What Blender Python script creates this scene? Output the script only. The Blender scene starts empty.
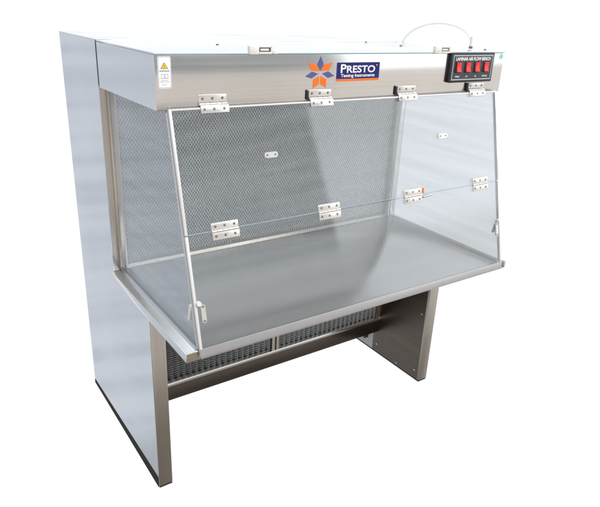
import bpy, bmesh, math, random
from mathutils import Vector, Matrix
random.seed(4)
S = bpy.context.scene
COL = S.collection

# ------------------------------------------------------------------ camera
CAM = Vector((-0.5591, -1.4338, 1.5765))
YAW, PIT, ROL, FPX = -0.6146, -0.3920, 0.0465, 597.8
fw_ = Vector((-math.sin(YAW)*math.cos(PIT), math.cos(YAW)*math.cos(PIT), math.sin(PIT)))
r_ = Vector((math.cos(YAW), math.sin(YAW), 0)); u_ = r_.cross(fw_)
r2 = math.cos(ROL)*r_ + math.sin(ROL)*u_
u2 = -math.sin(ROL)*r_ + math.cos(ROL)*u_
cd = bpy.data.cameras.new("camera"); cam = bpy.data.objects.new("camera", cd); COL.objects.link(cam)
cd.sensor_width = 36; cd.lens = FPX/600*36; cd.clip_start = .02; cd.clip_end = 200
M = Matrix((r2, u2, -fw_)).transposed().to_4x4(); M.translation = CAM
cam.matrix_world = M
S.camera = cam

# ------------------------------------------------------------------ world: the surroundings the steel and glass mirror
w = bpy.data.worlds.new("World"); S.world = w; w.use_nodes = True
nt = w.node_tree; nt.nodes.clear()
def N(t, tree=None, **k):
    n = (tree or nt).nodes.new(t)
    for a, b in k.items(): setattr(n, a, b)
    return n
def L(a, b, tree=None): (tree or nt).links.new(a, b)
tc = N('ShaderNodeTexCoord'); sp = N('ShaderNodeSeparateXYZ'); L(tc.outputs['Generated'], sp.inputs[0])
def mth(op, a, b=None, c=None):
    n = N('ShaderNodeMath', operation=op)
    for i, v in enumerate((a, b, c)):
        if v is None: continue
        if isinstance(v, (int, float)): n.inputs[i].default_value = v
        else: L(v, n.inputs[i])
    return n.outputs[0]
def sstep(v, a, b):
    n = N('ShaderNodeMapRange', interpolation_type='SMOOTHSTEP')
    L(v, n.inputs[0]); n.inputs[1].default_value = a; n.inputs[2].default_value = b
    return n.outputs[0]
def mix(f, a, b):
    n = N('ShaderNodeMix', data_type='RGBA'); L(f, n.inputs[0])
    for i, v in ((6, a), (7, b)):
        if isinstance(v, tuple): n.inputs[i].default_value = (*v, 1)
        else: L(v, n.inputs[i])
    return n.outputs[2]
X, Y, Z = sp.outputs
az = mth('MULTIPLY', mth('ARCTAN2', X, Y), 180/math.pi)      # degrees clockwise from +y
el = mth('MULTIPLY', mth('ARCSINE', Z), 180/math.pi)
bn = N('ShaderNodeTexNoise', noise_dimensions='2D'); bn.inputs['Scale'].default_value = 1; bn.inputs['Detail'].default_value = 1
bcv = N('ShaderNodeCombineXYZ'); L(mth('MULTIPLY', el, .85), bcv.inputs[0]); L(mth('MULTIPLY', az, .02), bcv.inputs[1]); L(bcv.outputs[0], bn.inputs['Vector'])
bands = sstep(bn.outputs['Fac'], .32, .68)
dark_wall = mix(bands, (.34, .36, .38), (.66, .69, .72))
front_hi = mix(sstep(az, 143.6, 144.4), (2.0, 2.1, 2.2), dark_wall)      # az>144: shuttered wall, az<144: open sky
front_hi = mix(sstep(az, -179, -100), dark_wall, front_hi)
isneg = mth('LESS_THAN', az, 0)
front_hi = mix(isneg, front_hi, dark_wall)
lo_hi = mix(sstep(az, 143.6, 144.4), (1.02, .98, .94), mix(bands, (.84, .80, .76), (.96, .92, .88)))
front_lo = mix(sstep(el, -36, -21), (.28, .25, .215), lo_hi)
front = mix(sstep(el, -1, 2.5), front_lo, front_hi)
left_hi = mix(bands, (.60, .65, .705), (.74, .785, .84))
left = mix(sstep(el, -48, -36), (.20, .19, .18), left_hi)
over = (2.3, 2.35, 2.4)
white = (1.06, 1.06, 1.06)
isfront = sstep(mth('ABSOLUTE', az), 98, 108)
isleft = mth('MULTIPLY', sstep(az, -9, -13), 1)
c = mix(isleft, white, left)
c = mix(isfront, c, front)
c = mix(sstep(el, 42, 60), c, over)
bg = N('ShaderNodeBackground'); out = N('ShaderNodeOutputWorld')
L(c, bg.inputs[0]); bg.inputs[1].default_value = 1.0; L(bg.outputs[0], out.inputs[0])

# ------------------------------------------------------------------ lamps
def area(name, loc, target, size, power, col=(1, 1, 1)):
    ld = bpy.data.lights.new(name, 'AREA'); ld.shape = 'RECTANGLE'; ld.size, ld.size_y = size
    ld.energy = power; ld.color = col
    o = bpy.data.objects.new(name, ld); COL.objects.link(o); o.location = loc
    o.rotation_euler = (Vector(target)-Vector(loc)).to_track_quat('-Z', 'Y').to_euler()
    return o
area("soft_fill_lamp", (1.6, -3.3, 4.2), (.7, .3, .8), (3.4, 2.4), 120, (1, .99, .97))  # unseen fill lamp, added to brighten the filter and worktop

S.view_settings.view_transform = 'Standard'; S.view_settings.look = 'None'
S.view_settings.exposure = 0; S.view_settings.gamma = 1
S.render.engine = 'CYCLES'
S.render.resolution_x, S.render.resolution_y = 1024, 865
S.cycles.max_bounces = 12; S.cycles.transparent_max_bounces = 16

# ------------------------------------------------------------------ materials
MATS = {}
def newmat(name):
    m = bpy.data.materials.new(name); m.use_nodes = True; MATS[name] = m
    return m, m.node_tree, m.node_tree.nodes['Principled BSDF']
def plain(name, col, rough=.5, metal=0., spec=.5, var=.06, scale=30):
    m, t, b = newmat(name)
    tcn = N('ShaderNodeTexCoord', t); nz = N('ShaderNodeTexNoise', t); nz.inputs['Scale'].default_value = scale
    L(tcn.outputs['Object'], nz.inputs['Vector'], t)
    mr = N('ShaderNodeMapRange', t); mr.inputs[3].default_value = 1-var; mr.inputs[4].default_value = 1+var
    L(nz.outputs['Fac'], mr.inputs[0], t)
    mx = N('ShaderNodeMix', t, data_type='RGBA', blend_type='MULTIPLY'); mx.inputs[0].default_value = 1
    mx.inputs[6].default_value = (*col, 1); L(mr.outputs[0], mx.inputs[7], t)
    L(mx.outputs[2], b.inputs['Base Color'], t)
    b.inputs['Roughness'].default_value = rough; b.inputs['Metallic'].default_value = metal
    b.inputs['Specular IOR Level'].default_value = spec
    return m
def steel(name, col, rough=.25, axis='X', brush=.12, wavy=.0, metal=1., rvar=.08, bands=0., bump=.15, blotch=.05, specks=0):
    """brushed sheet: fine streaks along axis, broad uneven sheen, faint mirrored-stripe bands across z"""
    m, t, b = newmat(name)
    tcn = N('ShaderNodeTexCoord', t); P = tcn.outputs['Object']
    mp = N('ShaderNodeMapping', t); L(P, mp.inputs[0], t)
    sc = {'X': (.8, 170, 170), 'Y': (170, .8, 170), 'Z': (170, 170, .8)}[axis]
    mp.inputs['Scale'].default_value = sc
    n1 = N('ShaderNodeTexNoise', t); n1.inputs['Scale'].default_value = 1.; n1.inputs['Detail'].default_value = 3
    L(mp.outputs[0], n1.inputs[0], t)
    n2 = N('ShaderNodeTexNoise', t); n2.inputs['Scale'].default_value = 2.6; n2.inputs['Detail'].default_value = 4
    L(P, n2.inputs[0], t)
    r = N('ShaderNodeMapRange', t); r.inputs[3].default_value = rough-rvar; r.inputs[4].default_value = rough+rvar
    r.inputs[1].default_value = .3; r.inputs[2].default_value = .7
    L(n2.outputs['Fac'], r.inputs[0], t); L(r.outputs[0], b.inputs['Roughness'], t)
    # colour = col * (1 +- brush) * (1 +- blotch) * bands
    def mul(a, src, lo, hi, f0=.3, f1=.7):
        q = N('ShaderNodeMapRange', t); q.inputs[1].default_value = f0; q.inputs[2].default_value = f1
        q.inputs[3].default_value = lo; q.inputs[4].default_value = hi; L(src, q.inputs[0], t)
        x = N('ShaderNodeMix', t, data_type='RGBA', blend_type='MULTIPLY'); x.inputs[0].default_value = 1
        if isinstance(a, tuple): x.inputs[6].default_value = (*a, 1)
        else: L(a, x.inputs[6], t)
        L(q.outputs[0], x.inputs[7], t); return x.outputs[2]
    cc = mul(col, n1.outputs['Fac'], 1-brush, 1+brush)
    cc = mul(cc, n2.outputs['Fac'], 1-blotch, 1+blotch)
    if bands:
        m2 = N('ShaderNodeMapping', t); L(P, m2.inputs[0], t); m2.inputs['Scale'].default_value = (.9, .9, 21)
        n3 = N('ShaderNodeTexNoise', t); n3.inputs['Scale'].default_value = 1; n3.inputs['Detail'].default_value = 2
        L(m2.outputs[0], n3.inputs[0], t)
        cc = mul(cc, n3.outputs['Fac'], 1-bands, 1+bands)
    if specks:
        vo = N('ShaderNodeTexVoronoi', t); vo.inputs['Scale'].default_value = 26; L(P, vo.inputs['Vector'], t)
        n5 = N('ShaderNodeTexNoise', t); n5.inputs['Scale'].default_value = 9; L(P, n5.inputs[0], t)
        th = N('ShaderNodeMapRange', t); th.inputs[1].default_value = .45; th.inputs[2].default_value = .75
        th.inputs[3].default_value = 0; th.inputs[4].default_value = .075; L(n5.outputs['Fac'], th.inputs[0], t)
        lt_ = N('ShaderNodeMath', t, operation='LESS_THAN'); L(vo.outputs['Distance'], lt_.inputs[0], t); L(th.outputs[0], lt_.inputs[1], t)
        xx = N('ShaderNodeMix', t, data_type='RGBA'); L(lt_.outputs[0], xx.inputs[0], t); L(cc, xx.inputs[6], t)
        xx.inputs[7].default_value = (*[q*specks for q in col], 1); cc = xx.outputs[2]
    L(cc, b.inputs['Base Color'], t)
    b.inputs['Metallic'].default_value = metal
    bp = N('ShaderNodeBump', t); bp.inputs['Strength'].default_value = bump*.25; bp.inputs['Distance'].default_value = .0006
    L(n1.outputs['Fac'], bp.inputs['Height'], t)
    last = bp
    if wavy:
        m3 = N('ShaderNodeMapping', t); L(P, m3.inputs[0], t); m3.inputs['Scale'].default_value = (1.2, 1.2, 5)
        n4 = N('ShaderNodeTexNoise', t); n4.inputs['Scale'].default_value = 1; n4.inputs['Detail'].default_value = 1
        L(m3.outputs[0], n4.inputs[0], t)
        b2 = N('ShaderNodeBump', t); b2.inputs['Strength'].default_value = wavy; b2.inputs['Distance'].default_value = .01
        L(n4.outputs['Fac'], b2.inputs['Height'], t); L(bp.outputs[0], b2.inputs['Normal'], t); last = b2
    L(last.outputs[0], b.inputs['Normal'], t)
    return m
def glass(name, tint, haze, hazecol, rough=.02, bands=0., ior=1.5, scale=(.5, 1.2, 34)):
    m, t, b = newmat(name); t.nodes.remove(b); o = t.nodes['Material Output']
    tr = N('ShaderNodeBsdfTransparent', t); tr.inputs[0].default_value = (*tint, 1)
    df = N('ShaderNodeBsdfDiffuse', t); df.inputs[0].default_value = (*hazecol, 1)
    gl = N('ShaderNodeBsdfGlossy', t); gl.inputs['Roughness'].default_value = rough; gl.inputs[0].default_value = (1, 1, 1, 1)
    fr = N('ShaderNodeFresnel', t); gm = N('ShaderNodeNewGeometry', t); io = N('ShaderNodeMapRange', t); io.inputs[3].default_value = ior; io.inputs[4].default_value = 1/ior
    L(gm.outputs['Backfacing'], io.inputs[0], t); L(io.outputs[0], fr.inputs[0], t)
    tcn = N('ShaderNodeTexCoord', t); mp = N('ShaderNodeMapping', t); mp.inputs['Scale'].default_value = scale
    L(tcn.outputs['Object'], mp.inputs[0], t)
    nz = N('ShaderNodeTexNoise', t); nz.inputs['Scale'].default_value = 1; nz.inputs['Detail'].default_value = 2
    L(mp.outputs[0], nz.inputs[0], t)
    mr = N('ShaderNodeMapRange', t); mr.inputs[1].default_value = .3; mr.inputs[2].default_value = .7
    mr.inputs[3].default_value = max(0, haze-bands); mr.inputs[4].default_value = haze+bands; L(nz.outputs['Fac'], mr.inputs[0], t)
    m1 = N('ShaderNodeMixShader', t); L(mr.outputs[0], m1.inputs[0], t); L(tr.outputs[0], m1.inputs[1], t); L(df.outputs[0], m1.inputs[2], t)
    m2 = N('ShaderNodeMixShader', t); L(fr.outputs[0], m2.inputs[0], t); L(m1.outputs[0], m2.inputs[1], t); L(gl.outputs[0], m2.inputs[2], t)
    L(m2.outputs[0], o.inputs['Surface'], t)
    return m
ST_FRONT = steel('brushed_steel_front', (.62, .60, .58), .15, 'X', .035, bump=.03, rvar=.03)
ST_SIDE = steel('side_sheet_steel', (.68, .695, .73), .10, 'X', .0, metal=.8, rvar=.03, bands=.012, bump=.0, blotch=.03)  # faint colour bands stand in for mirrored shutter stripes
ST_TOP = steel('top_sheet_steel', (.76, .79, .83), .2, 'X', .02, metal=.85, bump=.0)
ST_TABLE = steel('worktop_steel', (.68, .69, .70), .21, 'X', .03, bump=.02, blotch=.03, rvar=.04, metal=.85, specks=.6)
ST_LEG = steel('leg_steel', (.45, .42, .38), .33, 'Z', .05, bump=.1)
ST_FACE_DARK = steel('darkened_face_steel', (.50, .44, .36), .3, 'X', .05)
ST_FRAME = steel('frame_steel', (.56, .52, .47), .28, 'Z', .07)
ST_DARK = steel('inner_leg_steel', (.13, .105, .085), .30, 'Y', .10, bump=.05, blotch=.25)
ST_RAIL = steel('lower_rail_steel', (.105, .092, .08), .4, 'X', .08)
ST_BRIGHT = steel('polished_trim', (.82, .82, .83), .2, 'X', .03, bump=.05)
WHITE_TRIM = plain('pale_edge_strip', (.66, .64, .63), .3, .0)
STRIP = plain('bottom_strip_alloy', (.38, .37, .37), .35, .5)
HINGE = plain('hinge_nickel', (.68, .65, .61), .28, .7)
SCREW = plain('screw_steel', (.22, .21, .20), .35, .8)
BLACK = plain('black_shade', (.02, .02, .022), .55)
PANEL = plain('panel_black', (.028, .036, .042), .35)
PANELB = plain('panel_border', (.42, .43, .44), .4)
RED = plain('red_rocker', (.75, .015, .02), .25)
NAVY = plain('navy_print', (.018, .018, .13), .6, spec=.2)
SLATE = plain('blue_petal_print', (.10, .10, .26), .6, spec=.2)
ORANGE = plain('orange_print', (.80, .17, .02), .6, spec=.2)
WHITE = plain('white_print', (.85, .85, .85), .45, var=.02)
YELLOW = plain('yellow_print', (.90, .58, .01), .4)
INK = plain('black_print', (.03, .03, .03), .5)
GREYINK = plain('grey_print', (.28, .29, .31), .5)
GREEN = plain('pale_green_sticker', (.42, .80, .50), .5)
DKGREEN = plain('green_ink', (.05, .35, .12), .5)
CABLE = plain('white_cable_sheath', (.86, .85, .80), .4)
PLASTIC = plain('white_plastic', (.70, .685, .65), .35)
MESHM = plain('aluminium_mesh', (.86, .875, .875), .42, .2, var=.10, scale=9)
PALE_GREY = plain('pale_grey', (.55, .56, .57), .6)
G_FRONT = glass('front_glass', (.965, .975, .98), .02, (.7, .72, .74), bands=.01, ior=1.6)
G_SIDE = glass('hazy_side_glass', (.84, .855, .87), .14, (.64, .69, .75), bands=.06)  # haze and bands stand in for the striped wall behind the glass
G_EDGE = plain('blue_glass_edge', (.40, .47, .60), .3)
def media(name, a, b_, sx):
    m, t, b = newmat(name)
    tcn = N('ShaderNodeTexCoord', t); mp = N('ShaderNodeMapping', t); mp.inputs['Scale'].default_value = (1, 1, .15)
    L(tcn.outputs['Object'], mp.inputs[0], t)
    wv = N('ShaderNodeTexWave', t); wv.bands_direction = 'X'; wv.inputs['Scale'].default_value = sx; wv.inputs['Distortion'].default_value = 1.5
    L(mp.outputs[0], wv.inputs[0], t)
    mx = N('ShaderNodeMix', t, data_type='RGBA'); L(wv.outputs['Fac'], mx.inputs[0], t)
    mx.inputs[6].default_value = (*a, 1); mx.inputs[7].default_value = (*b_, 1); L(mx.outputs[2], b.inputs['Base Color'], t)
    b.inputs['Roughness'].default_value = .8
    return m
MEDIA = media('pleated_media', (.28, .288, .29), (.45, .46, .46), 60)
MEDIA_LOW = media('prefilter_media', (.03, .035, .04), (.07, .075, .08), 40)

# ------------------------------------------------------------------ mesh helpers
def box(bm, x0, x1, y0, y1, z0, z1, bev=0, seg=2, xf=None):
    v = [bm.verts.new((x, y, z)) for x in (x0, x1) for y in (y0, y1) for z in (z0, z1)]
    F = [(0, 1, 3, 2), (4, 6, 7, 5), (0, 4, 5, 1), (2, 3, 7, 6), (0, 2, 6, 4), (1, 5, 7, 3)]
    fs = [bm.faces.new([v[i] for i in f]) for f in F]
    vs = v
    if bev:
        es = list({e for f in fs for e in f.edges})
        r = bmesh.ops.bevel(bm, geom=es, offset=bev, segments=seg, affect='EDGES', profile=.5)
        vs = list({q for f in r['faces'] for q in f.verts} | {q for f in fs if f.is_valid for q in f.verts})
    if xf:
        for q in vs: q.co = xf(q.co)
def prism(bm, pts, a, b, axis='X', xf=None):
    """pts: outline in the two other axes, extruded a..b along axis"""
    def P(p, t):
        return {'X': (t, p[0], p[1]), 'Y': (p[0], t, p[1]), 'Z': (p[0], p[1], t)}[axis]
    A = [bm.verts.new(P(p, a)) for p in pts]; B = [bm.verts.new(P(p, b)) for p in pts]
    bm.faces.new(A); bm.faces.new(B[::-1]); n = len(pts)
    for i in range(n): bm.faces.new((A[i], B[i], B[(i+1) % n], A[(i+1) % n]))
    if xf:
        for q in A+B: q.co = xf(q.co)
def cyl(bm, p, q, r, seg=16, r2=None):
    p = Vector(p); q = Vector(q); d = (q-p).normalized(); a = d.orthogonal().normalized(); b = d.cross(a)
    r2 = r if r2 is None else r2
    A = [bm.verts.new(p+(a*math.cos(t)+b*math.sin(t))*r) for t in [2*math.pi*i/seg for i in range(seg)]]
    B = [bm.verts.new(q+(a*math.cos(t)+b*math.sin(t))*r2) for t in [2*math.pi*i/seg for i in range(seg)]]
    bm.faces.new(A); bm.faces.new(B[::-1])
    for i in range(seg): bm.faces.new((A[i], B[i], B[(i+1) % seg], A[(i+1) % seg]))
def obj(name, bm, mat, parent=None, smooth=False, label=None):
    bmesh.ops.recalc_face_normals(bm, faces=bm.faces)
    me = bpy.data.meshes.new(name); bm.to_mesh(me); bm.free(); me.materials.append(mat)
    if smooth:
        for p in me.polygons: p.use_smooth = True
        try: me.set_sharp_from_angle(angle=math.radians(35))
        except Exception: pass
    o = bpy.data.objects.new(name, me); COL.objects.link(o); o.parent = parent
    if label: o['label'] = label
    return o
def B(name, args, mat, parent, **k):
    bm = bmesh.new()
    bev = k.pop('bev', 0)
    for a in (args if isinstance(args[0], (tuple, list)) else [args]): box(bm, *a, bev=bev)
    return obj(name, bm, mat, parent, smooth=bool(bev), **k)
def pill(w, h, n=10):
    """rounded slot outline w wide, h tall centred on 0"""
    r = min(w, h)/2; pts = []
    if h >= w:
        for i in range(n+1): t = math.pi*i/n; pts.append((r*math.cos(t), h/2-r+r*math.sin(t)))
        for i in range(n+1): t = math.pi+math.pi*i/n; pts.append((r*math.cos(t), -h/2+r+r*math.sin(t)))
    else:
        for i in range(n+1): t = -math.pi/2+math.pi*i/n; pts.append((w/2-r+r*math.cos(t), r*math.sin(t)))
        for i in range(n+1): t = math.pi/2+math.pi*i/n; pts.append((-w/2+r+r*math.cos(t), r*math.sin(t)))
    return pts
def rrect(x0, x1, z0, z1, r, n=5):
    pts = []
    for cx, cz, a in ((x1-r, z1-r, 0), (x0+r, z1-r, 90), (x0+r, z0+r, 180), (x1-r, z0+r, 270)):
        for i in range(n+1):
            t = math.radians(a+90*i/n); pts.append((cx+r*math.cos(t), cz+r*math.sin(t)))
    return pts
def text_mesh(name, s, width, height, x, z, y, mat, parent, bold=.0, anchor='L', extr=.0002):
    """lettering laid on a plane facing -y; x = left end or centre, z = baseline"""
    cu = bpy.data.curves.new('t', 'FONT'); cu.body = s; cu.size = 1; cu.offset = bold; cu.extrude = .001
    to = bpy.data.objects.new('t', cu); COL.objects.link(to)
    dg = bpy.context.evaluated_depsgraph_get(); me = bpy.data.meshes.new_from_object(to.evaluated_get(dg))
    bpy.data.objects.remove(to); bpy.data.curves.remove(cu)
    xs = [v.co.x for v in me.vertices]; ys = [v.co.y for v in me.vertices]
    x0, x1, y1 = min(xs), max(xs), max(ys); kx = width/(x1-x0); ky = height/y1
    off = 0 if anchor == 'L' else -width/2
    for v in me.vertices:
        v.co = Vector((x+off+(v.co.x-x0)*kx, y-(.0002 if v.co.z > 0 else 0), z+v.co.y*ky))
    me.name = name; me.materials.clear(); me.materials.append(mat)
    o = bpy.data.objects.new(name, me); COL.objects.link(o); o.parent = parent
    return o

# ------------------------------------------------------------------ dimensions (metres), x along the front, y depth, z up
W = 1.30; H = 1.4587; HB = 1.321; YC = .465; D = .876
ZT = .7051; TT = .0277; YT = -.1506; YL = .1417; FW = .0486
ZB0 = .1135; ZB1 = .1793; YB = .4448; XG = .0255; XO = .0096

bench = bpy.data.objects.new('laminar_flow_bench', None); COL.objects.link(bench)
bench['label'] = 'stainless steel laminar air flow bench with hinged glass front, mesh filter and red switches'
bench['category'] = 'clean bench'

# ------------------------------------------------------------------ rear cabinet and legs
t = .0015
for side in (0, 1):
    bm = bmesh.new()
    pts = [(YL, .006), (D, .006), (D, H), (YC, H), (YC, ZT-TT-.0015), (YL, ZT-TT-.0015)]
    prism(bm, pts, -t if not side else W, 0 if not side else W+t, 'X')
    obj('side_panel', bm, ST_SIDE, bench)
bm = bmesh.new()
TW = .05                                                        # frame width round the main filter
for a in ((0, W, D-.02, D, ZT-TT, H-.002),                      # back sheet
          (0, .02, YC+.03, D-.02, ZT-TT, H-.002), (W-.02, W, YC+.03, D-.02, ZT-TT, H-.002),
          (.02, W-.02, YC+.03, D-.02, ZT-TT, ZT+.005)):
    box(bm, *a)
obj('cabinet_shell', bm, ST_FRAME, bench)
B('cabinet_top', (-t, W+t, YC, D, H-.002+.0005, H+.0015), ST_TOP, bench, bev=.0012)
FX0, FX1, FZ0, FZ1 = .050, W-.046, ZT+.014, HB+.02
bm = bmesh.new()
for a in ((0, FX0, YC, YC+.03, ZT, H-.003), (FX1, W, YC, YC+.03, ZT, H-.003),
          (FX0, FX1, YC+.001, YC+.03, ZT+.0003, FZ0), (FX0, FX1, YC+.001, YC+.03, FZ1, H-.003)):
    box(bm, *a)
obj('filter_frame', bm, ST_FRAME, bench)
B('filter_gap_shade', [(FX0, FX0+.006, YC+.012, YC+.03, FZ0, FZ1)], BLACK, bench)  # black strip put in for the shadowed gap beside the filter
B('filter_media', (FX0, FX1, YC+.035, YC+.05, FZ0, FZ1), MEDIA, bench)
# expanded aluminium mesh in front of the media
bm = bmesh.new()
def expanded(bm, x0, x1, z0, z1, pw, ph, sw0, yf, th):
    """diamond mesh: each strand a thin strip; yf(x) gives the depth of the sheet"""
    nx = int((x1-x0)/pw); nz = int((z1-z0)/ph); dx = (x1-x0)/nx; dz = (z1-z0)/nz
    for j in range(nz*2):
        for i in range(nx*2):
            up = (i+j) % 2 == 0
            xa = x0+i*dx/2; xb = xa+dx/2
            za = z0+j*dz/2 + (0 if up else dz/2); zb = z0+j*dz/2 + (dz/2 if up else 0)
            ya = yf(xa)+random.uniform(-.0006, .0006); yb = yf(xb)+random.uniform(-.0006, .0006)
            sw = sw0*random.uniform(.78, 1.15)
            k = (.0024 if up else -.0016)*(sw/.003)
            v = [bm.verts.new(c) for c in ((xa, ya-k, za-sw), (xb, yb-k, zb-sw), (xb, yb-k-th, zb+sw), (xa, ya-k-th, za+sw))]
            bm.faces.new(v)
expanded(bm, FX0+.006, FX1, FZ0, FZ1,   .0108, .0165, .0030, lambda x: YC+.024, .002)
me = obj('filter_mesh', bm, MESHM, bench)

# vertical posts that hold the side glass to the cabinet
for x0 in (XG-.006, W-XG-.014):
    B('glass_post', (x0, x0+.020, YC-.016, YC-.0005, ZT+.001, HB-.001), ST_FRAME if x0 < .5 else ST_BRIGHT, bench, bev=.0012)

# leg boxes
for side in (0, 1):
    x0, x1 = (0, FW) if side == 0 else (W-FW, W)
    leg = B('leg', (x0, x1, YL, D-.003, .008, ZT-TT-.002), ST_LEG, bench, bev=.0015)
    B('foot_strip', (x0+.001, x1-.001, YL+.001, D-.004, 0, .0085), BLACK, leg)
    if side == 0:
        bm = bmesh.new(); prism(bm, [(YL+.002, .004), (D-.001, .004), (D-.001, .022), (YL+.002, .046)], -t-.0014, -t, 'X')  # dark strip standing in for the floor's reflection along the foot
        obj('foot_reflection', bm, plain('dark_foot_reflection', (.022, .018, .016), .7, spec=.15), leg)
    else:
        B('dark_inner_face', (W-FW-.0015, W-FW, YL+.012, YB+.02, .010, ZT-TT-.004), ST_DARK, leg)  # front of the leg's inner face, its dark brown reflection put into the colour
        B('pale_inner_face', (W-FW-.0015, W-FW, YB+.022, D-.02, .010, ZB0-.002), PALE_GREY, leg)  # rear of the same inner face, its lighter look put into the colour
        for (y, z) in ((YL+.03, .05), (YL+.03, .34), (YL+.03, .6), (YB-.01, .05), (YB-.01, .2), (.29, .022)):
            bm = bmesh.new(); cyl(bm, (W-FW-.0015, y, z), (W-FW-.0035, y, z), .0042, 10); obj('rivet', bm, HINGE, leg)
        bm = bmesh.new()
        cyl(bm, (W-FW-.0015, YB+.075, .062), (W-FW-.014, YB+.075, .062), .017, 24)
        obj('cable_gland', bm, BLACK, leg)
        bm = bmesh.new()
        cyl(bm, (W-FW-.014, YB+.075, .062), (W-FW-.019, YB+.075, .062), .009, 20)
        obj('red_plug', bm, RED, leg)

# lower cabinet: rail, strip, prefilter, divider
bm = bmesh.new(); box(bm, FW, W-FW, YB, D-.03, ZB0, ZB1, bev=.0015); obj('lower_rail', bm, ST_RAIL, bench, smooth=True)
B('rail_lip', (FW, W-FW, YB-.004, YB+.02, ZB1+.0005, ZB1+.016), ST_BRIGHT, bench, bev=.001)
for a in ((FW, FW+.012, YB+.001, YB+.02, ZB1+.011, ZT-TT-.002), (W-FW-.014, W-FW, YB+.001, YB+.02, ZB1+.011, ZT-TT-.002),
          (.642, .656, YB-.001, YB+.02, ZB1+.011, ZT-TT-.002), (.664, .676, YB-.001, YB+.02, ZB1+.011, ZT-TT-.002)):
    B('prefilter_stile', a, ST_FRAME, bench)
PP = .026
def pleat(x): 
    u = ((x-FW)/PP) % 1.0
    return YB+.004+.034*abs(2*u-1)
bm = bmesh.new()
x = FW+.012; prev = None
while x < W-FW-.012:
    a = bm.verts.new((x, pleat(x)+.006, ZB1+.003)); b = bm.verts.new((x, pleat(x)+.006, ZT-TT-.002))
    if prev: bm.faces.new((prev[0], a, b, prev[1]))
    prev = (a, b); x += PP/4
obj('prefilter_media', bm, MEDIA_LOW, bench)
bm = bmesh.new()
expanded(bm, FW+.012, W-FW-.012, ZB1+.003, ZT-TT-.002, .0065, .0100, .0013, pleat, .001)
obj('prefilter_mesh', bm, MESHM, bench)

# ------------------------------------------------------------------ worktop
bm = bmesh.new(); box(bm, -XO, W+XO, YT, YC-.0005, ZT-TT, ZT, bev=.0012, seg=2)
tab = obj('worktop', bm, ST_TABLE, bench, smooth=True)
B('darkened_face', (-XO+.0015, W+XO-.013, YT-.0008, YT-.0001, ZT-TT+.0012, ZT-.0012), ST_FACE_DARK, tab)  # added sheet; the front edge's warm dark reflection is in its colour
B('corner_guard', (W+XO-.010, W+XO+.002, YT-.004, YT+.012, ZT-TT+.004, ZT+.002), ST_LEG, tab, bev=.002)

# ------------------------------------------------------------------ hood (header box)
bm = bmesh.new(); box(bm, 0, W, .0, YC-.014, HB, H-.004, bev=.002); hood = obj('hood', bm, ST_FRONT, bench, smooth=True)
for side in (0, 1):
    B('hood_cheek', (-t if not side else W, 0 if not side else W+t, .0025, YC-.012, HB+.001, H-.005), ST_SIDE, hood)
B('top_lid', (-t, W+t, -.002, YC-.010, H-.0037, H), ST_TOP, hood, bev=.0008)
B('lid_edge', (.001, W-.001, -.0035, -.002, H-.0037, H-.0008), plain('teal_glass_edge', (.35, .52, .55), .3), hood)
B('seam_gasket', (.004, W-.004, YC-.0139, YC-.001, HB+.004, H-.006), BLACK, hood)
for (sx, sy) in ((.30, .26), (1.02, .43), (1.037, .254), (1.283, .074)):
    bm = bmesh.new(); cyl(bm, (sx, sy, H), (sx, sy, H+.003), .0045, 12); obj('lid_screw', bm, SCREW, hood)

# toggle latches on the lid's front edge
for lx in (.258, .944):
    bm = bmesh.new()
    box(bm, lx, lx+.030, -.0060, .006, H-.005, H+.017, bev=.002)
    box(bm, lx+.029, lx+.070, -.0055, -.001, H+.0125, H+.0165, bev=.001)
    box(bm, lx+.029, lx+.070, -.0062, -.0036, H-.004, H+.0015, bev=.001)
    box(bm, lx+.066, lx+.073, -.0055, .005, H-.003, H+.0165, bev=.001)
    box(bm, lx+.073, lx+.086, -.0060, -.0036, H-.004, H+.005, bev=.001)
    lt = obj('toggle_latch', bm, PLASTIC, hood, smooth=True)
    B('latch_lever', (lx+.034, lx+.060, -.0050, -.001, H+.004, H+.0095), PLASTIC, lt, bev=.001)
    B('latch_slot', (lx+.030, lx+.066, .0005, .002, H+.0003, H+.0125), SCREW, lt)

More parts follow.
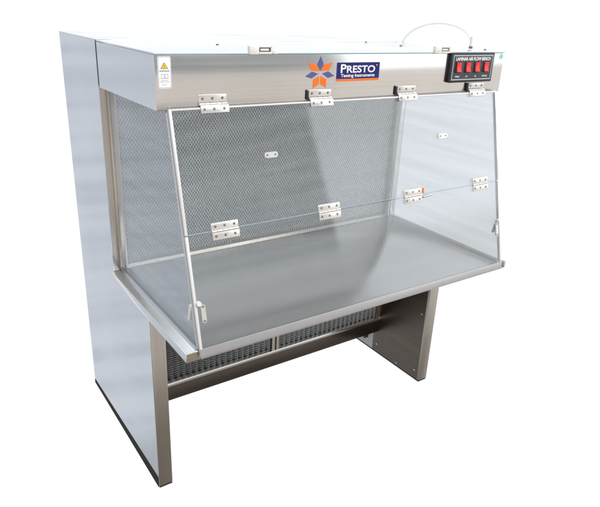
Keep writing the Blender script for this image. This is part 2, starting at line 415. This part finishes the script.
# ------------------------------------------------------------------ glass
P0 = Vector((0, -.0055, HB+.004)); P1 = Vector((0, -.158, ZT))
sd = (P1-P0); SLEN = sd.length; sd.normalize()
gn = Vector((0, -sd.z*-1, 0)); gn = Vector((0, sd.z, -sd.y))          # outward normal (towards -y, +z)
if gn.y > 0: gn = -gn
def G(x, s, n): return Vector((x, 0, 0)) + P0 + sd*s + gn*n            # s down the pane, n outward
def gxf(co): return G(co.x, co.y, co.z)
GX0, GX1 = XG+.002, W-XG-.001
SF = (HB+.004-1.012)/(-sd.z)                                          # fold line
SEND = SLEN+.0155
for k, (s0, s1) in enumerate(((0, SF-.0015), (SF+.0015, SEND))):
    bm = bmesh.new(); box(bm, GX0, GX1, s0, s1, -.0025, .0025, xf=gxf)
    pane = obj('front_glass', bm, G_FRONT, bench)
    bm = bmesh.new()
    e = .0055
    box(bm, GX0-.001, GX0+e+.0012, s0, s1, -.0045, .0045, bev=.001, xf=gxf)
    obj('edge_strip', bm, WHITE_TRIM, pane, smooth=True)
    bm = bmesh.new(); box(bm, GX1-e, GX1+.002, s0, s1, -.0045, .0045, bev=.001, xf=gxf)
    obj('edge_strip', bm, ST_BRIGHT, pane, smooth=True)
    if k == 0:
        bm = bmesh.new(); box(bm, GX0+e+.0012, GX1-e, 0, .005, -.004, .0045, bev=.001, xf=gxf); obj('edge_strip', bm, WHITE_TRIM, pane, smooth=True)
        bm = bmesh.new(); box(bm, GX0+e+.003, GX1-e, s1-.0006, s1+.0004, -.0026, .0027, xf=gxf); obj('cut_edge', bm, G_EDGE, pane)
        for px in (.310, .992):
            bm = bmesh.new(); s = (HB+.004-1.191)/(-sd.z)
            prism(bm, [(a+px, b+s) for a, b in pill(.044, .016)], .0026, .0046, 'Z', xf=gxf)
            pl = obj('stop_plate', bm, HINGE, pane)
            for q in (-.013, .013):
                bm = bmesh.new(); cyl(bm, G(px+q, s, .0046), G(px+q, s, .0056), .0028, 10); obj('screw', bm, SCREW, pl)
    else:
        bm = bmesh.new(); box(bm, GX0-.001, GX1+.002, s1-.024, s1+.001, .0026, .0052, bev=.0012, xf=gxf)
        box(bm, GX0-.001, GX1+.002, s1+.001, s1+.0025, -.003, .0052, xf=gxf)
        obj('bottom_strip', bm, STRIP, pane, smooth=True)
        for (px, z0) in ((GX0+.022, .806), (GX1-.020, .838)):
            s = (HB+.004-z0)/(-sd.z); bm = bmesh.new()
            prism(bm, [(a+px, b+s) for a, b in pill(.013, .052)], .0026, .0075, 'Z', xf=gxf)
            c1 = obj('door_catch', bm, HINGE, pane)
            for q in (-.020, .020):
                bm = bmesh.new(); cyl(bm, G(px, s+q, .0075), G(px, s+q, .0086), .003, 10); obj('screw', bm, SCREW, c1)
            sg = -1 if px < .5 else 1
            bm = bmesh.new(); cyl(bm, G(px+sg*.011, s-.030, .003), G(px+sg*.011, s-.030, .012), .0075, 18, .0065)
            obj('catch_pin', bm, PLASTIC, c1, smooth=True)

for side in (0, 1):
    xa = XG-.0025 if side == 0 else W-XG-.0025
    bm = bmesh.new()
    prism(bm, [(YC-.017, ZT+.006), (YC-.017, HB-.0005), (.002, HB-.0005), (-.146, ZT+.006)], xa, xa+.005, 'X')
    sg_ = obj('side_glass', bm, G_SIDE, bench)
    bm = bmesh.new()                                              # channel on the worktop
    box(bm, xa-.004, xa-.0005, -.148, YC-.017, ZT+.0004, ZT+.013); box(bm, xa+.0055, xa+.009, -.148, YC-.017, ZT+.0004, ZT+.013)
    box(bm, xa-.0005, xa+.0055, -.148, YC-.017, ZT+.0004, ZT+.0055)
    obj('glass_channel', bm, ST_BRIGHT, sg_)
    # slanting edge profile behind the front pane
    bm = bmesh.new(); box(bm, xa-.0003, xa+.0053, .008, SLEN-.008, -.0095, -.0060, bev=.001, xf=gxf)
    obj('edge_profile', bm, PALE_GREY, sg_, smooth=True)
    # small keeper
    z0 = .806 if side == 0 else .838
    yy = P0.y + (P1.y-P0.y)*((HB+.004-z0)/(HB+.004-ZT))
    bm = bmesh.new(); xo_ = xa-.003 if side == 0 else xa+.005
    prism(bm, [(a*1.0+yy+.022-b*.24, b+z0) for a, b in pill(.012, .055)], xo_, xo_+.003, 'X')
    obj('keeper', bm, PLASTIC, sg_)

# ------------------------------------------------------------------ hinges
HL = .081
def hinge(x0, top):
    if top:
        f_up = lambda c: Vector((c.x, -.0001-c.z, 1.3335+c.y))            # leaf on the hood face
        s_mid = None
    else:
        f_up = lambda c: G(c.x, SF-c.y, .0026+c.z)
    f_dn = (lambda c: G(c.x, -c.y-.008 + .0, .0050+c.z)) if top else (lambda c: G(c.x, SF-c.y, .0026+c.z))
    bm = bmesh.new()
    box(bm, x0, x0+HL, .0035, .0225, 0, .0022, bev=.0006, xf=f_up)
    box(bm, x0+.002, x0+HL+.002, -.0235, -.0035, 0, .0022, bev=.0006, xf=f_dn)
    for k in range(5):                                             # knuckles
        a = x0+k*HL/5+.0006; b = x0+(k+1)*HL/5-.0006
        if top: cyl(bm, (a, -.0052, 1.3325), (b, -.0052, 1.3325), .0036, 12)
        else: cyl(bm, G(a, SF, .005), G(b, SF, .005), .0034, 12)
    h = obj('hinge', bm, HINGE, bench, smooth=True)
    for q in (.012, .040, .069):
        for f, yy in ((f_up, .013), (f_dn, -.0135)):
            bm = bmesh.new(); c0 = f(Vector((x0+q, yy, .0022))); c1 = f(Vector((x0+q, yy, .0034)))
            cyl(bm, c0, c1, .0038, 12, .0030); obj('screw', bm, SCREW, h)
    if top and x0 > .3:
        bm = bmesh.new(); box(bm, x0-.008, x0-.0005, -.004, .0225, 0, .006, bev=.0012, xf=f_up); obj('side_shadow', bm, BLACK, h, smooth=True)  # black block put in for the dark shadow at the hinge's side
    return h
for x0 in (.111, .455, .797, 1.130): hinge(x0, True)
for x0 in (.102, .452, .798, 1.131): h = hinge(x0, False)
s7 = SF-.013
bm = bmesh.new(); box(bm, .8815, .890, s7-.008, s7+.010, .0026, .0040, xf=gxf); obj('orange_tag', bm, ORANGE, bench)
bm = bmesh.new(); cyl(bm, G(.882, SF+.010, .006), G(.915, SF+.006, .010), .0028, 10); obj('hinge_pin', bm, ST_LEG, bench)

# ------------------------------------------------------------------ emblem and nameplate on the hood
y0 = -.0003
cx, cz = .4935, 1.4015; R0, R1, R2 = .006, .031, .049
emb = bpy.data.objects.new('petal_emblem', None)
bm = bmesh.new(); cyl(bm, (cx, 0, cz), (cx, -.0006, cz), .0052, 20); emb = obj('petal_emblem', bm, PANELB, hood)
for col_, pts in ((SLATE, ((0, .046), (-.0115, .0245), (0, .006), (.0115, .0245))),
                  (ORANGE, ((-.0435, .030), (-.011, .022), (-.0035, .0055), (-.030, .007))),
                  (SLATE, ((-.052, -.008), (-.0285, .005), (-.007, -.0013), (-.0285, -.014))),
                  (ORANGE, ((-.0235, -.017), (-.0025, -.0075), (-.0018, -.030), (-.0235, -.042)))):
    for m_ in ((1, -1) if pts[0][0] else (1,)):
        bm = bmesh.new(); prism(bm, [(cx+a*m_, cz+b) for a, b in pts], -.0001, -.0006, 'Y')
        obj('petal', bm, col_, emb)
B('nameplate', (.553, .717, -.0007, -.0001, 1.3835, 1.4300), NAVY, hood)
npl = bpy.data.objects['nameplate']
B('orange_bar', (.553, .717, -.0007, -.0001, 1.3765, 1.3830), ORANGE, npl)
text_mesh('lettering', 'P', .0205, .0235, .5675, 1.4015, -.0008, WHITE, npl, bold=.02)
text_mesh('lettering', 'RESTO', .1085, .0195, .5905, 1.4015, -.0008, WHITE, npl, bold=.02)
text_mesh('lettering', 'Testing Instruments', .130, .0088, .5690, 1.3888, -.0008, WHITE, npl, bold=.015)
bm = bmesh.new(); cyl(bm, (.7055, -.0007, 1.4215), (.7055, -.0010, 1.4215), .0018, 12); obj('trade_mark_dot', bm, WHITE, npl)

# warning sticker
bm = bmesh.new(); prism(bm, rrect(.0065, .0415, 1.3745, 1.4515, .005), -.0001, -.0005, 'Y')
stk = obj('warning_sticker', bm, plain('sticker_border', (.62, .63, .64), .35), hood)
bm = bmesh.new(); prism(bm, rrect(.0095, .0385, 1.378, 1.448, .002), -.0005, -.0008, 'Y'); obj('sticker_face', bm, WHITE, stk)
bm = bmesh.new(); prism(bm, [(.0140, 1.4215), (.0340, 1.4215), (.0240, 1.4365)], -.0008, -.0010, 'Y'); obj('warning_triangle', bm, INK, stk)
bm = bmesh.new(); prism(bm, [(.0160, 1.4226), (.0320, 1.4226), (.0240, 1.4345)], -.0010, -.0012, 'Y'); obj('triangle_fill', bm, YELLOW, stk)
text_mesh('exclamation_mark', '!', .0013, .0068, .0240, 1.4240, -.0012, INK, stk, bold=.03, anchor='C')
B('title_bar', (.0110, .0370, -.0011, -.0008, 1.4153, 1.4178), GREYINK, stk)
bm = bmesh.new()
for sx in (-1, 1):
    xc = .0240+sx*.0050
    for a in ((xc-.0042, xc+.0042, 1.4085, 1.4093), (xc-.0042, xc-.0034, 1.3995, 1.4085), (xc+.0034, xc+.0042, 1.3995, 1.4085), (xc-.0042, xc+.0042, 1.3985, 1.3998)):
        box(bm, a[0], a[1], -.0011, -.0008, a[2], a[3])
obj('book_icon', bm, GREYINK, stk)
bm = bmesh.new()
for (xa, xb, z) in ((.014, .033, 1.3935), (.012, .022, 1.3900), (.0235, .0355, 1.3900), (.017, .030, 1.3835)):
    q = xa
    while q < xb-.0014: box(bm, q, q+.0011, -.0010, -.0008, z, z+.0013); q += .0017
obj('small_print', bm, GREYINK, stk)
# green inspection sticker
bm = bmesh.new(); cyl(bm, (W-.0145, -.0001, 1.4425), (W-.0145, -.0006, 1.4425), .0095, 28); gs = obj('inspection_sticker', bm, GREEN, hood)
text_mesh('sticker_mark', '8', .0062, .0105, W-.0145, 1.4372, -.0007, DKGREEN, gs, bold=.01, anchor='C')

# ------------------------------------------------------------------ switch panel
CX0, CX1, CZ0, CZ1 = 1.022, 1.236, 1.3600, 1.4570
cp = B('switch_panel', (CX0, CX1, -.010, -.0002, CZ0, CZ1-.0005), BLACK, hood, bev=.002)
bm = bmesh.new()
bw = .0035; a0, a1, c0, c1 = CX0+.008, CX1-.008, CZ0+.008, CZ1-.008
for q in ((a0, a1, c0, c0+bw), (a0, a1, c1-bw, c1), (a0, a0+bw*.8, c0+bw, c1-bw), (a1-bw*.8, a1, c0+bw, c1-bw)): box(bm, q[0], q[1], -.0106, -.0101, q[2], q[3])
obj('panel_border', bm, PANELB, cp)
B('panel_face', (a0+bw, a1-bw, -.0104, -.0101, c0+bw, c1-bw), PANEL, cp)
text_mesh('panel_title', 'LAMINAR AIR FLOW BENCH', .172, .0105, (CX0+CX1)/2, c1-.0175, -.0107, WHITE, cp, bold=.025, anchor='C')
for k, (nm, wd) in enumerate((('MAIN', .020), ('UV', .009), ('FL', .008), ('MOTOR', .025))):
    xc = 1.0575+k*.0460
    bz0, bz1 = 1.3945, 1.4255
    B('switch_bezel', (xc-.0145, xc+.0135, -.0125, -.0105, bz0-.003, bz1+.003), BLACK, cp, bev=.0008)
    bm = bmesh.new()
    pts = [(-.0125, bz0), (-.0185, bz0+.001), (-.0145, (bz0+bz1)/2), (-.0155, bz1-.001), (-.0125, bz1)]
    prism(bm, pts, xc-.0105, xc+.0110, 'X'); bmesh.ops.bevel(bm, geom=bm.edges[:], offset=.0008, segments=2, affect='EDGES')
    obj('rocker_switch', bm, RED, cp, smooth=True)
    text_mesh('switch_legend', nm, wd, .0048, xc, 1.3775, -.0107, WHITE, cp, bold=.02, anchor='C')

# ------------------------------------------------------------------ cable looping over the lid
def tube(bm, pts, r, seg=12):
    rings = []
    for i, p in enumerate(pts):
        d = (pts[min(i+1, len(pts)-1)]-pts[max(i-1, 0)]).normalized()
        a = d.cross(Vector((.3, .2, .93))).cross(d)
        a = a.normalized() if a.length > 1e-4 else d.orthogonal().normalized()
        b = d.cross(a)
        rings.append([bm.verts.new(p+(a*math.cos(t)+b*math.sin(t))*r) for t in [2*math.pi*k/seg for k in range(seg)]])
    for A, Bq in zip(rings, rings[1:]):
        for k in range(seg): bm.faces.new((A[k], Bq[k], Bq[(k+1) % seg], A[(k+1) % seg]))
    bm.faces.new(rings[0]); bm.faces.new(rings[-1][::-1])
def bez(p, n=40):
    o = []
    for i in range(n+1):
        t = i/n; o.append(p[0]*(1-t)**3+p[1]*3*t*(1-t)**2+p[2]*3*t*t*(1-t)+p[3]*t**3)
    return o
CA = Vector((1.235, .455, H-.001)); CB = Vector((1.222, .090, H+.003))
bm = bmesh.new(); tube(bm, bez([CA, CA+Vector((0, -.05, .10)), CB+Vector((0, .03, .105)), CB+Vector((0, 0, .022))]), .0046)
cb = obj('power_cable', bm, CABLE, hood, smooth=True)
bm = bmesh.new(); cyl(bm, CB, CB+Vector((0, 0, .008)), .0070, 16); obj('cable_nut', bm, SCREW, cb, smooth=True)
bm = bmesh.new(); cyl(bm, CB+Vector((0, 0, .008)), CB+Vector((0, 0, .040)), .0052, 16, .0042); obj('strain_relief', bm, plain('grey_relief', (.62, .65, .72), .4), cb, smooth=True)
